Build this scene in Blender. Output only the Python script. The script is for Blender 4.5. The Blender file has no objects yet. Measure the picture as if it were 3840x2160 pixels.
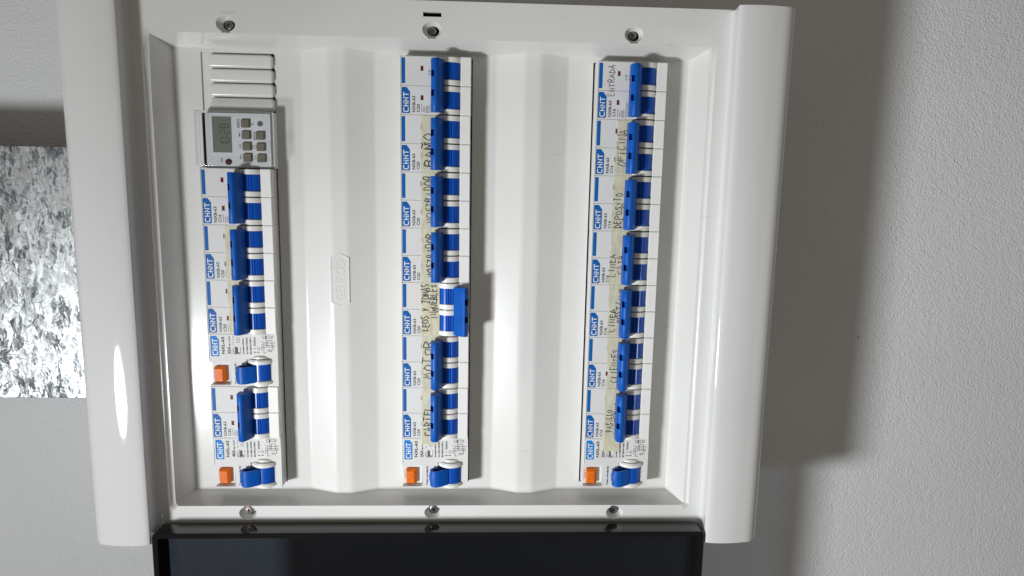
import bpy, bmesh, math, random
from mathutils import Matrix, Vector

random.seed(7)
S = bpy.context.scene
COL = S.collection

# ---------------------------------------------------------------- frame of the place
# Board coordinates in millimetres: u = down the wall (right in the picture),
# v = along the wall to the right (up in the picture), w = out of the wall.
# The photograph was taken with the phone turned on its side, so the wall's real "up" is -u.
M3 = Matrix(((0, 1, 0), (0, 0, -1), (-1, 0, 0)))
ORG = Vector((0, 0, 1.55))
K = 0.001


def W(u, v, w):
    return ORG + M3 @ (Vector((u, v, w)) * K)


# ---------------------------------------------------------------- camera
cam_d = bpy.data.cameras.new("camera")
cam = bpy.data.objects.new("camera", cam_d)
COL.objects.link(cam)
R = Matrix(((0.998902740900171, 0.018762062040335648, 0.04291036296887436),
            (-0.012027040870429334, 0.9882855980359463, -0.152141141715951),
            (-0.045262175268395696, 0.15145811877455317, 0.987426844757244)))
cam.matrix_world = Matrix.Translation(W(52.61, 209.81, 448.9)) @ (M3 @ R.transposed()).to_4x4()
cam_d.sensor_width = 36
cam_d.lens = 24.0
cam_d.clip_start = 0.01
cam_d.clip_end = 60
S.camera = cam

# ---------------------------------------------------------------- ambient light of the room
world = bpy.data.worlds.new("World")
S.world = world
world.use_nodes = True
bg = world.node_tree.nodes["Background"]
bg.inputs[0].default_value = (1.0, 0.92, 0.80, 1)
bg.inputs[1].default_value = 0.172

# ---------------------------------------------------------------- ceiling lamp (out of frame, image left)
LAMP = (-425, -88, 550)
ld = bpy.data.lights.new("ceiling_lamp", 'AREA')
ld.shape = 'DISK'
ld.size = 0.115
ld.energy = 3.4
ld.color = (0.945, 0.975, 1.0)
lamp = bpy.data.objects.new("ceiling_lamp", ld)
COL.objects.link(lamp)
lp = W(*LAMP)
lamp.location = lp
lamp.rotation_euler = (W(300, 600, 0) - lp).to_track_quat('-Z', 'Y').to_euler()
# added fill spot at the lamp's position, brightens the wall past the board
sd = bpy.data.lights.new("wall_fill_spot", 'SPOT')
sd.energy = 20
sd.spot_size = math.radians(75)
sd.spot_blend = 1.0
sd.shadow_soft_size = 0.065
sd.color = ld.color
wall_fill = bpy.data.objects.new("wall_fill_spot", sd)
COL.objects.link(wall_fill)
wall_fill.location = lp
wall_fill.rotation_euler = (W(600, 80, -85) - lp).to_track_quat('-Z', 'Y').to_euler()

S.view_settings.view_transform = 'Standard'
S.view_settings.look = 'None'
S.view_settings.exposure = 0
S.view_settings.gamma = 1
S.render.engine = 'CYCLES'
S.cycles.caustics_reflective = False
S.cycles.caustics_refractive = False
S.cycles.max_bounces = 10
S.cycles.transparent_max_bounces = 16


# ---------------------------------------------------------------- materials
def mat(name, col, rough=0.5, metal=0.0, spec=0.5, coat=0.0, bump=None, mottle=None, dirt=None):
    m = bpy.data.materials.new(name)
    m.use_nodes = True
    nt = m.node_tree
    b = nt.nodes["Principled BSDF"]
    b.inputs["Base Color"].default_value = (*col, 1)
    b.inputs["Roughness"].default_value = rough
    b.inputs["Metallic"].default_value = metal
    b.inputs["Specular IOR Level"].default_value = spec
    b.inputs["Coat Weight"].default_value = coat
    b.inputs["Coat Roughness"].default_value = 0.08
    tc = nt.nodes.new("ShaderNodeTexCoord")
    if mottle:
        sc, amt = mottle
        n = nt.nodes.new("ShaderNodeTexNoise")
        n.inputs["Scale"].default_value = sc
        n.inputs["Detail"].default_value = 5
        mp = nt.nodes.new("ShaderNodeMapRange")
        mp.inputs[1].default_value = 0.3
        mp.inputs[2].default_value = 0.7
        mp.inputs[3].default_value = 1 - amt
        mp.inputs[4].default_value = 1 + amt * 0.4
        mx = nt.nodes.new("ShaderNodeVectorMath")
        mx.operation = 'SCALE'
        mx.inputs[0].default_value = col
        nt.links.new(tc.outputs["Object"], n.inputs["Vector"])
        nt.links.new(n.outputs["Fac"], mp.inputs[0])
        nt.links.new(mp.outputs[0], mx.inputs["Scale"])
        nt.links.new(mx.outputs[0], b.inputs["Base Color"])
        if dirt:
            # worn grime: sparse specks and a few faint scuffs
            sc, lo = dirt
            last = mx.outputs[0]
            for k, (scale, stretch, a, c) in enumerate(((sc, 1.0, lo, (.45, .42, .38)), (sc * .22, 5.0, lo + .05, (.88, .87, .85)))):
                mpn = nt.nodes.new("ShaderNodeMapping")
                mpn.inputs["Scale"].default_value = (1, stretch, 1)
                mpn.inputs["Rotation"].default_value = (0, 0, .6 * k)
                dn = nt.nodes.new("ShaderNodeTexNoise")
                dn.inputs["Scale"].default_value = scale
                dn.inputs["Detail"].default_value = 2 + 4 * k
                rp = nt.nodes.new("ShaderNodeValToRGB")
                rp.color_ramp.elements[0].position = a
                rp.color_ramp.elements[0].color = (*c, 1)
                rp.color_ramp.elements[1].position = a + .02 + .05 * k
                rp.color_ramp.elements[1].color = (1, 1, 1, 1)
                ml = nt.nodes.new("ShaderNodeMix")
                ml.data_type = 'RGBA'
                ml.blend_type = 'MULTIPLY'
                ml.inputs[0].default_value = 1
                nt.links.new(tc.outputs["Object"], mpn.inputs[0])
                nt.links.new(mpn.outputs[0], dn.inputs["Vector"])
                nt.links.new(dn.outputs["Fac"], rp.inputs[0])
                nt.links.new(last, ml.inputs[6])
                nt.links.new(rp.outputs[0], ml.inputs[7])
                last = ml.outputs[2]
            nt.links.new(last, b.inputs["Base Color"])
    if bump:
        sc, st = bump
        n = nt.nodes.new("ShaderNodeTexNoise")
        n.inputs["Scale"].default_value = sc
        n.inputs["Detail"].default_value = 3
        bp = nt.nodes.new("ShaderNodeBump")
        bp.inputs["Strength"].default_value = st
        bp.inputs["Distance"].default_value = 0.0004
        nt.links.new(tc.outputs["Object"], n.inputs["Vector"])
        nt.links.new(n.outputs["Fac"], bp.inputs["Height"])
        nt.links.new(bp.outputs[0], b.inputs["Normal"])
    return m


PANEL = mat("white_gloss_plastic", (0.69, 0.688, 0.668), 0.2, spec=0.5, bump=(180, 0.03), mottle=(14, 0.045), dirt=(170, 0.185))
RAILM = mat("white_rail_plastic", (0.65, 0.65, 0.645), 0.05, spec=0.5, bump=(300, 0.03), mottle=(9, 0.04), dirt=(150, 0.18))
WHITE = mat("breaker_white_plastic", (0.76, 0.755, 0.74), 0.42, mottle=(60, 0.05), bump=(900, 0.12), dirt=(260, 0.2))
FACE = mat("breaker_face_plastic", (0.66, 0.655, 0.64), 0.5, spec=0.3, mottle=(70, 0.05), bump=(1500, 0.15), dirt=(260, 0.2))
COLLAR = mat("collar_white_plastic", (0.74, 0.735, 0.71), 0.32)
BLUE = mat("blue_lever_plastic", (0.002, 0.086, 0.41), 0.42, spec=0.22, mottle=(120, 0.12), bump=(1200, 0.12))
DRUMM = mat("blue_drum_plastic", (0.002, 0.072, 0.42), 0.28, spec=0.35)
LABELB = mat("printed_blue", (0.001, 0.105, 0.37), 0.5, spec=0.2)
LABELL = mat("printed_light_blue", (0.01, 0.19, 0.55), 0.5, spec=0.2)
PRINTW = mat("printed_white", (0.72, 0.73, 0.74), 0.5)
INK = mat("printed_black", (0.025, 0.025, 0.028), 0.6)
INKG = mat("printed_grey", (0.10, 0.10, 0.105), 0.6)
PEN = mat("marker_ink", (0.022, 0.02, 0.02), 0.6)
PENCIL = mat("pencil_grey", (0.13, 0.125, 0.12), 0.6)
RED = mat("dark_red_window", (0.15, 0.016, 0.018), 0.4, spec=0.15)
ORANGE = mat("orange_plastic", (0.78, 0.16, 0.008), 0.45, spec=0.25, mottle=(300, 0.12))
ORANGED = mat("orange_groove", (0.38, 0.07, 0.006), 0.5)
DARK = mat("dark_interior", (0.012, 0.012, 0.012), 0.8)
STEEL = mat("screw_steel", (0.32, 0.32, 0.305), 0.36, metal=1.0, mottle=(700, 0.5))
RUST = mat("rusty_screw_steel", (0.30, 0.25, 0.22), 0.5, metal=0.8, mottle=(900, 0.6))
ZINC = mat("zinc_rail", (0.45, 0.45, 0.43), 0.4, metal=1.0)
LCD = mat("lcd_glass", (0.15, 0.178, 0.142), 0.25, spec=0.3)
LCDI = mat("lcd_segment", (0.055, 0.072, 0.055), 0.3, spec=0.3)
TFACE = mat("timer_face_silver", (0.62, 0.64, 0.66), 0.4, mottle=(60, 0.04))
TBTN = mat("timer_button_brown", (0.135, 0.12, 0.085), 0.5)
TBTNG = mat("timer_reset_grey", (0.10, 0.105, 0.10), 0.5)
TBODY = mat("timer_body_grey", (0.74, 0.74, 0.72), 0.45)
LEDM = mat("red_indicator", (0.05, 0.006, 0.009), 0.25, spec=0.3)
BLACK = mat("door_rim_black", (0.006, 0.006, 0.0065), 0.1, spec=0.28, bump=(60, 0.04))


def clear_mat(name, tint, gloss, rough, ior=1.49):
    """thin sheet: tinted see-through with a Fresnel surface reflection"""
    m = bpy.data.materials.new(name)
    m.use_nodes = True
    nt = m.node_tree
    nt.nodes.clear()
    o = nt.nodes.new("ShaderNodeOutputMaterial")
    mx = nt.nodes.new("ShaderNodeMixShader")
    t = nt.nodes.new("ShaderNodeBsdfTransparent")
    t.inputs[0].default_value = (*tint, 1)
    g = nt.nodes.new("ShaderNodeBsdfGlossy")
    g.inputs["Roughness"].default_value = rough
    g.inputs["Color"].default_value = (gloss, gloss, gloss, 1)
    f0 = ((ior - 1) / (ior + 1)) ** 2
    lw = nt.nodes.new("ShaderNodeLayerWeight")
    pw = nt.nodes.new("ShaderNodeMath")
    pw.operation = 'POWER'
    pw.inputs[1].default_value = 5
    f = nt.nodes.new("ShaderNodeMath")
    f.operation = 'MULTIPLY_ADD'
    f.inputs[1].default_value = 1 - f0
    f.inputs[2].default_value = f0
    nt.links.new(lw.outputs["Facing"], pw.inputs[0])
    nt.links.new(pw.outputs[0], f.inputs[0])
    nt.links.new(f.outputs[0], mx.inputs[0])
    nt.links.new(t.outputs[0], mx.inputs[1])
    nt.links.new(g.outputs[0], mx.inputs[2])
    nt.links.new(mx.outputs[0], o.inputs[0])
    return m


CLEAR = clear_mat("clear_acrylic", (0.965, 0.97, 0.975), 1.0, 0.05, 1.49)
EDGE = clear_mat("acrylic_edge", (0.86, 0.88, 0.90), 1.0, 0.25, 2.2)
SMOKE = clear_mat("smoked_polycarbonate", (0.25, 0.275, 0.315), 0.9, 0.05)


def tape_mat():
    m = bpy.data.materials.new("masking_tape")
    m.use_nodes = True
    nt = m.node_tree
    b = nt.nodes["Principled BSDF"]
    o = nt.nodes["Material Output"]
    tc = nt.nodes.new("ShaderNodeTexCoord")
    n = nt.nodes.new("ShaderNodeTexNoise")
    n.inputs["Scale"].default_value = 420
    n.inputs["Detail"].default_value = 6
    mp = nt.nodes.new("ShaderNodeMapping")
    mp.inputs["Scale"].default_value = (1.0, 0.35, 1)
    nt.links.new(tc.outputs["Object"], mp.inputs[0])
    nt.links.new(mp.outputs[0], n.inputs["Vector"])
    r = nt.nodes.new("ShaderNodeValToRGB")
    r.color_ramp.elements[0].position = 0.3
    r.color_ramp.elements[0].color = (0.60, 0.565, 0.415, 1)
    r.color_ramp.elements[1].position = 0.72
    r.color_ramp.elements[1].color = (0.80, 0.765, 0.585, 1)
    nt.links.new(n.outputs["Fac"], r.inputs[0])
    nt.links.new(r.outputs[0], b.inputs["Base Color"])
    b.inputs["Roughness"].default_value = 0.55
    bp = nt.nodes.new("ShaderNodeBump")
    bp.inputs["Strength"].default_value = 0.35
    bp.inputs["Distance"].default_value = 0.0003
    nt.links.new(n.outputs["Fac"], bp.inputs["Height"])
    nt.links.new(bp.outputs[0], b.inputs["Normal"])
    t = nt.nodes.new("ShaderNodeBsdfTransparent")
    t.inputs[0].default_value = (0.97, 0.95, 0.86, 1)
    mx = nt.nodes.new("ShaderNodeMixShader")
    mx.inputs[0].default_value = 0.72
    nt.links.new(t.outputs[0], mx.inputs[1])
    nt.links.new(b.outputs[0], mx.inputs[2])
    nt.links.new(mx.outputs[0], o.inputs[0])
    return m


TAPE = tape_mat()


def wall_mat():
    m = bpy.data.materials.new("painted_plaster")
    m.use_nodes = True
    nt = m.node_tree
    L = nt.links.new
    b = nt.nodes["Principled BSDF"]
    b.inputs["Roughness"].default_value = 0.75
    b.inputs["Specular IOR Level"].default_value = 0.25
    tc = nt.nodes.new("ShaderNodeTexCoord")

    def noise(sc, det, rough=0.5, dist=0.0):
        n = nt.nodes.new("ShaderNodeTexNoise")
        n.inputs["Scale"].default_value = sc
        n.inputs["Detail"].default_value = det
        n.inputs["Roughness"].default_value = rough
        n.inputs["Distortion"].default_value = dist
        L(tc.outputs["Object"], n.inputs["Vector"])
        return n
    big = noise(5, 4)
    fine = noise(600, 3, 0.55, 0.1)
    mid = noise(190, 3, 0.5, 0.3)
    pit = nt.nodes.new("ShaderNodeTexVoronoi")
    pit.inputs["Scale"].default_value = 45
    L(tc.outputs["Object"], pit.inputs["Vector"])
    r = nt.nodes.new("ShaderNodeValToRGB")
    r.color_ramp.elements[0].position = 0.3
    r.color_ramp.elements[0].color = (0.69, 0.70, 0.71, 1)
    r.color_ramp.elements[1].position = 0.7
    r.color_ramp.elements[1].color = (0.755, 0.765, 0.775, 1)
    L(big.outputs["Fac"], r.inputs[0])
    # small dark specks
    sp = noise(150, 1)
    spr = nt.nodes.new("ShaderNodeValToRGB")
    spr.color_ramp.elements[0].position = 0.15
    spr.color_ramp.elements[0].color = (0.55, 0.53, 0.5, 1)
    spr.color_ramp.elements[1].position = 0.165
    spr.color_ramp.elements[1].color = (1, 1, 1, 1)
    L(sp.outputs["Fac"], spr.inputs[0])
    mul = nt.nodes.new("ShaderNodeMix")
    mul.data_type = 'RGBA'
    mul.blend_type = 'MULTIPLY'
    mul.inputs[0].default_value = 1
    L(r.outputs[0], mul.inputs[6])
    L(spr.outputs[0], mul.inputs[7])
    L(mul.outputs[2], b.inputs["Base Color"])
    # the roller stipple is coarser low on the wall (right of the picture) than by the board's top
    sep = nt.nodes.new("ShaderNodeSeparateXYZ")
    L(tc.outputs["Object"], sep.inputs[0])
    mr = nt.nodes.new("ShaderNodeMapRange")
    mr.inputs[1].default_value = -0.25
    mr.inputs[2].default_value = 0.30
    mr.inputs[3].default_value = 0.85
    mr.inputs[4].default_value = 1.0
    L(sep.outputs[0], mr.inputs[0])
    m1 = nt.nodes.new("ShaderNodeMath")
    m1.operation = 'MULTIPLY'
    m1.inputs[1].default_value = 0.55
    L(mid.outputs["Fac"], m1.inputs[0])
    m2 = nt.nodes.new("ShaderNodeMath")
    m2.operation = 'ADD'
    L(fine.outputs["Fac"], m2.inputs[0])
    L(m1.outputs[0], m2.inputs[1])
    m3 = nt.nodes.new("ShaderNodeMath")
    m3.operation = 'MULTIPLY'
    L(m2.outputs[0], m3.inputs[0])
    L(mr.outputs[0], m3.inputs[1])
    bp = nt.nodes.new("ShaderNodeBump")
    bp.inputs["Strength"].default_value = 0.85
    bp.inputs["Distance"].default_value = 0.0012
    L(m3.outputs[0], bp.inputs["Height"])
    L(bp.outputs[0], b.inputs["Normal"])
    return m


WALL = wall_mat()


def galv_mat():
    m = bpy.data.materials.new("galvanised_spangle")
    m.use_nodes = True
    nt = m.node_tree
    L = nt.links.new
    b = nt.nodes["Principled BSDF"]
    b.inputs["Metallic"].default_value = 1.0
    tc = nt.nodes.new("ShaderNodeTexCoord")
    wob = nt.nodes.new("ShaderNodeTexNoise")
    wob.inputs["Scale"].default_value = 160
    wob.inputs["Detail"].default_value = 3
    L(tc.outputs["Object"], wob.inputs["Vector"])
    mixv = nt.nodes.new("ShaderNodeMix")
    mixv.data_type = 'RGBA'
    mixv.blend_type = 'LINEAR_LIGHT'
    mixv.inputs[0].default_value = 0.0016
    L(tc.outputs["Object"], mixv.inputs[6])
    L(wob.outputs["Color"], mixv.inputs[7])

    def vor(rot, sx, sy, scale):
        mp = nt.nodes.new("ShaderNodeMapping")
        mp.inputs["Rotation"].default_value = (0, 0, rot)
        mp.inputs["Scale"].default_value = (sx, sy, 0.05)
        L(mixv.outputs[2], mp.inputs[0])
        v = nt.nodes.new("ShaderNodeTexVoronoi")
        v.distance = 'MINKOWSKI'
        v.inputs["Exponent"].default_value = 0.8
        v.inputs["Scale"].default_value = scale
        L(mp.outputs[0], v.inputs["Vector"])
        return v
    v1 = vor(0.45, 1.6, 0.7, 140)
    v2 = vor(-0.6, 1.7, 0.7, 300)
    # feathery striations, each crystal in its own direction
    s1 = nt.nodes.new("ShaderNodeSeparateColor")
    L(v1.outputs["Color"], s1.inputs[0])
    ang = nt.nodes.new("ShaderNodeMath")
    ang.operation = 'MULTIPLY'
    ang.inputs[1].default_value = 6.28
    L(s1.outputs[2], ang.inputs[0])
    vr = nt.nodes.new("ShaderNodeVectorRotate")
    vr.rotation_type = 'Z_AXIS'
    L(tc.outputs["Object"], vr.inputs["Vector"])
    L(ang.outputs[0], vr.inputs["Angle"])
    mp2 = nt.nodes.new("ShaderNodeMapping")
    mp2.inputs["Scale"].default_value = (1.0, 0.14, 0.1)
    L(vr.outputs[0], mp2.inputs[0])
    st = nt.nodes.new("ShaderNodeTexNoise")
    st.inputs["Scale"].default_value = 950
    st.inputs["Detail"].default_value = 2
    L(mp2.outputs[0], st.inputs["Vector"])
    m0 = nt.nodes.new("ShaderNodeMix")
    m0.data_type = 'RGBA'
    m0.inputs[0].default_value = 0.48
    L(v1.outputs["Color"], m0.inputs[6])
    L(v2.outputs["Color"], m0.inputs[7])
    mc = nt.nodes.new("ShaderNodeMix")
    mc.data_type = 'RGBA'
    mc.inputs[0].default_value = 0.5
    L(m0.outputs[2], mc.inputs[6])
    L(st.outputs["Color"], mc.inputs[7])
    sep = nt.nodes.new("ShaderNodeSeparateColor")
    L(mc.outputs[2], sep.inputs[0])
    r = nt.nodes.new("ShaderNodeValToRGB")
    r.color_ramp.elements[0].position = 0.37
    r.color_ramp.elements[0].color = (0.11, 0.118, 0.123, 1)
    r.color_ramp.elements[1].position = 0.62
    r.color_ramp.elements[1].color = (0.74, 0.77, 0.785, 1)
    L(sep.outputs[0], r.inputs[0])
    L(r.outputs[0], b.inputs["Base Color"])
    rr = nt.nodes.new("ShaderNodeMapRange")
    rr.inputs[3].default_value = 0.36
    rr.inputs[4].default_value = 0.5
    L(sep.outputs[1], rr.inputs[0])
    L(rr.outputs[0], b.inputs["Roughness"])
    # every crystal faces its own way
    geo = nt.nodes.new("ShaderNodeNewGeometry")
    sub = nt.nodes.new("ShaderNodeVectorMath")
    sub.operation = 'SUBTRACT'
    sub.inputs[1].default_value = (0.5, 0.5, 0.5)
    L(mc.outputs[2], sub.inputs[0])
    scl = nt.nodes.new("ShaderNodeVectorMath")
    scl.operation = 'SCALE'
    scl.inputs["Scale"].default_value = 0.5
    L(sub.outputs[0], scl.inputs[0])
    add = nt.nodes.new("ShaderNodeVectorMath")
    add.operation = 'ADD'
    L(geo.outputs["Normal"], add.inputs[0])
    L(scl.outputs[0], add.inputs[1])
    nrm = nt.nodes.new("ShaderNodeVectorMath")
    nrm.operation = 'NORMALIZE'
    L(add.outputs[0], nrm.inputs[0])
    L(nrm.outputs[0], b.inputs["Normal"])
    return m


GALV = galv_mat()


# ---------------------------------------------------------------- mesh helpers (all in millimetres)
def finish(bm, name, m, smooth=None, recalc=True):
    if recalc:
        bmesh.ops.recalc_face_normals(bm, faces=bm.faces[:])
    bmesh.ops.scale(bm, vec=(K, K, K), verts=bm.verts[:])
    me = bpy.data.meshes.new(name)
    bm.to_mesh(me)
    bm.free()
    if m:
        me.materials.append(m)
    if smooth is not None:
        me.shade_smooth()
        me.set_sharp_from_angle(angle=math.radians(smooth))
    return me


CACHE = {}


def cached(key, fn):
    if key not in CACHE:
        CACHE[key] = fn()
    return CACHE[key]


def part(name, me, parent, label=None, loc=None, kind=None):
    o = bpy.data.objects.new(name, me)
    COL.objects.link(o)
    o.parent = parent
    if loc:
        o.location = Vector(loc) * K
    if label:
        o["label"] = label
    if kind:
        o["kind"] = kind
    return o


def thing(name, label, cat, loc=(0, 0, 0), group=None, me=None, kind=None):
    o = bpy.data.objects.new(name, me)
    COL.objects.link(o)
    o.location = W(*loc)
    o.rotation_euler = M3.to_euler()
    if kind:
        o["kind"] = kind
    if label:
        o["label"] = label
    if cat:
        o["category"] = cat
    if group:
        o["group"] = group
    return o


def add_box(bm, a, b, bev=0.0, seg=1):
    vs = [bm.verts.new((x, y, z)) for x in (a[0], b[0]) for y in (a[1], b[1]) for z in (a[2], b[2])]
    idx = [(0, 1, 3, 2), (4, 6, 7, 5), (0, 4, 5, 1), (2, 3, 7, 6), (0, 2, 6, 4), (1, 5, 7, 3)]
    fs = [bm.faces.new([vs[i] for i in q]) for q in idx]
    if bev:
        es = {e for f in fs for e in f.edges}
        bmesh.ops.bevel(bm, geom=list(es), offset=bev, segments=seg, affect='EDGES', clamp_overlap=True)


def box(a, b, m, name="box", bev=0.0, seg=1):
    bm = bmesh.new()
    add_box(bm, a, b, bev, seg)
    return finish(bm, name, m, 40 if bev else None)


def rrect(u0, v0, u1, v1, r, n=5, corners=(1, 1, 1, 1)):
    """corners: (u0v0, u1v0, u1v1, u0v1)"""
    pts = []
    cs = [(u0 + r, v0 + r, 180), (u1 - r, v0 + r, 270), (u1 - r, v1 - r, 0), (u0 + r, v1 - r, 90)]
    raw = [(u0, v0), (u1, v0), (u1, v1), (u0, v1)]
    for k, (cu, cv, a0) in enumerate(cs):
        if corners[k]:
            for i in range(n + 1):
                a = math.radians(a0 + 90 * i / n)
                pts.append((cu + r * math.cos(a), cv + r * math.sin(a)))
        else:
            pts.append(raw[k])
    return pts


def add_prism(bm, pts, w0, w1, bev=0.0, seg=2, cap_bottom=False):
    n = len(pts)
    lo = [bm.verts.new((x, y, w0)) for x, y in pts]
    hi = [bm.verts.new((x, y, w1)) for x, y in pts]
    top = bm.faces.new(hi)
    for i in range(n):
        bm.faces.new((lo[i], lo[(i + 1) % n], hi[(i + 1) % n], hi[i]))
    if cap_bottom:
        bm.faces.new(lo[::-1])
    if bev:
        bmesh.ops.bevel(bm, geom=list(top.edges), offset=bev, segments=seg, affect='EDGES', clamp_overlap=True)


def prism(pts, w0, w1, m, name, bev=0.0, seg=2, smooth=40):
    bm = bmesh.new()
    add_prism(bm, pts, w0, w1, bev, seg, True)
    return finish(bm, name, m, smooth)


def add_section(bm, pts, v0, v1):
    """(u, w) outline pushed along v"""
    n = len(pts)
    a = [bm.verts.new((x, v0, z)) for x, z in pts]
    b = [bm.verts.new((x, v1, z)) for x, z in pts]
    for i in range(n):
        bm.faces.new((a[i], a[(i + 1) % n], b[(i + 1) % n], b[i]))
    return [bm.faces.new(a[::-1]), bm.faces.new(b)]


def add_sheet(bm, pts, w):
    bm.faces.new([bm.verts.new((x, y, w)) for x, y in pts])


def add_stroke(bm, pts, width, w):
    """mitred flat ribbon along a polyline"""
    P = [Vector(p) for p in pts]
    n = len(P)
    closed = n > 2 and (P[0] - P[-1]).length < 1e-6
    if closed:
        P = P[:-1]
        n -= 1
    L, Rr = [], []
    for i in range(n):
        if closed or 0 < i < n - 1:
            d0 = (P[i] - P[(i - 1) % n]).normalized()
            d1 = (P[(i + 1) % n] - P[i]).normalized()
        elif i == 0:
            d0 = d1 = (P[1] - P[0]).normalized()
        else:
            d0 = d1 = (P[-1] - P[-2]).normalized()
        t = d0 + d1
        if t.length < 0.3:
            t = d1.copy()
        t.normalize()
        nn = Vector((-t.y, t.x))
        c = max(0.5, abs(nn.dot(Vector((-d1.y, d1.x)))))
        h = width / 2 / c
        p = P[i]
        L.append(bm.verts.new((p.x + nn.x * h, p.y + nn.y * h, w)))
        Rr.append(bm.verts.new((p.x - nn.x * h, p.y - nn.y * h, w)))
    for i in range(n if closed else n - 1):
        j = (i + 1) % n
        bm.faces.new((Rr[i], Rr[j], L[j], L[i]))


def add_rings(bm, rings, cap=True):
    vr = [[bm.verts.new(p) for p in r] for r in rings]
    n = len(vr[0])
    for a, b in zip(vr, vr[1:]):
        for i in range(n):
            bm.faces.new((a[i], a[(i + 1) % n], b[(i + 1) % n], b[i]))
    if cap:
        bm.faces.new(vr[-1])
    return vr


def height_blocks(bm, us, vs, fn, base):
    """stepped block: fn(uc, vc) gives a cell's height or None for a hole through"""
    vert = {}

    def V(i, j, w):
        k = (i, j, round(w, 4))
        if k not in vert:
            vert[k] = bm.verts.new((us[i], vs[j], w))
        return vert[k]
    nu, nv = len(us) - 1, len(vs) - 1
    H = [[fn((us[i] + us[i + 1]) / 2, (vs[j] + vs[j + 1]) / 2) for j in range(nv)] for i in range(nu)]

    def h(i, j):
        if 0 <= i < nu and 0 <= j < nv and H[i][j] is not None:
            return H[i][j]
        return base
    for i in range(nu):
        for j in range(nv):
            if H[i][j] is not None:
                w = H[i][j]
                bm.faces.new((V(i, j, w), V(i + 1, j, w), V(i + 1, j + 1, w), V(i, j + 1, w)))
    for i in range(nu + 1):
        for j in range(nv):
            a, b = h(i - 1, j), h(i, j)
            if abs(a - b) > 1e-6:
                bm.faces.new((V(i, j, a), V(i, j + 1, a), V(i, j + 1, b), V(i, j, b)))
    for i in range(nu):
        for j in range(nv + 1):
            a, b = h(i, j - 1), h(i, j)
            if abs(a - b) > 1e-6:
                bm.faces.new((V(i, j, a), V(i + 1, j, a), V(i + 1, j, b), V(i, j, b)))


def soften(bm, off, seg=1, ang=50, wmin=-1e9):
    es = [e for e in bm.edges if len(e.link_faces) == 2 and e.calc_face_angle(0) > math.radians(ang)
          and min(v.co.z for v in e.verts) > wmin and e.is_convex]
    if es:
        bmesh.ops.bevel(bm, geom=es, offset=off, segments=seg, affect='EDGES', clamp_overlap=True)


# ---------------------------------------------------------------- lettering
def text_geo(bm, s, size, u0, v0, w, length=None, bold=0.0, depth=0.0, flip=False):
    """printed text: reads along +v, its top towards -u; u0 = baseline, v0 = start"""
    cu = bpy.data.curves.new("lettering", 'FONT')
    cu.body = s
    cu.size = 1.0
    cu.resolution_u = 2
    cu.offset = bold
    cu.extrude = depth / 2
    ob = bpy.data.objects.new("lettering", cu)
    me = bpy.data.meshes.new_from_object(ob)
    xs = [v.co.x for v in me.vertices]
    ys = [v.co.y for v in me.vertices]
    if not xs:
        return
    x0, x1, y1 = min(xs), max(xs), max(ys)
    sy = size / y1
    sx = sy if length is None else length / (x1 - x0)
    vm = []
    for v in me.vertices:
        x, y, z = (v.co.x - x0) * sx, v.co.y * sy, v.co.z
        if flip:
            vm.append(bm.verts.new((u0 - size + y, v0 + (x1 - x0) * sx - x, w + z)))
        else:
            vm.append(bm.verts.new((u0 - y, v0 + x, w + z)))
    for p in me.polygons:
        try:
            bm.faces.new([vm[i] for i in p.vertices])
        except ValueError:
            pass
    bpy.data.objects.remove(ob)
    bpy.data.curves.remove(cu)
    bpy.data.meshes.remove(me)


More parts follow.
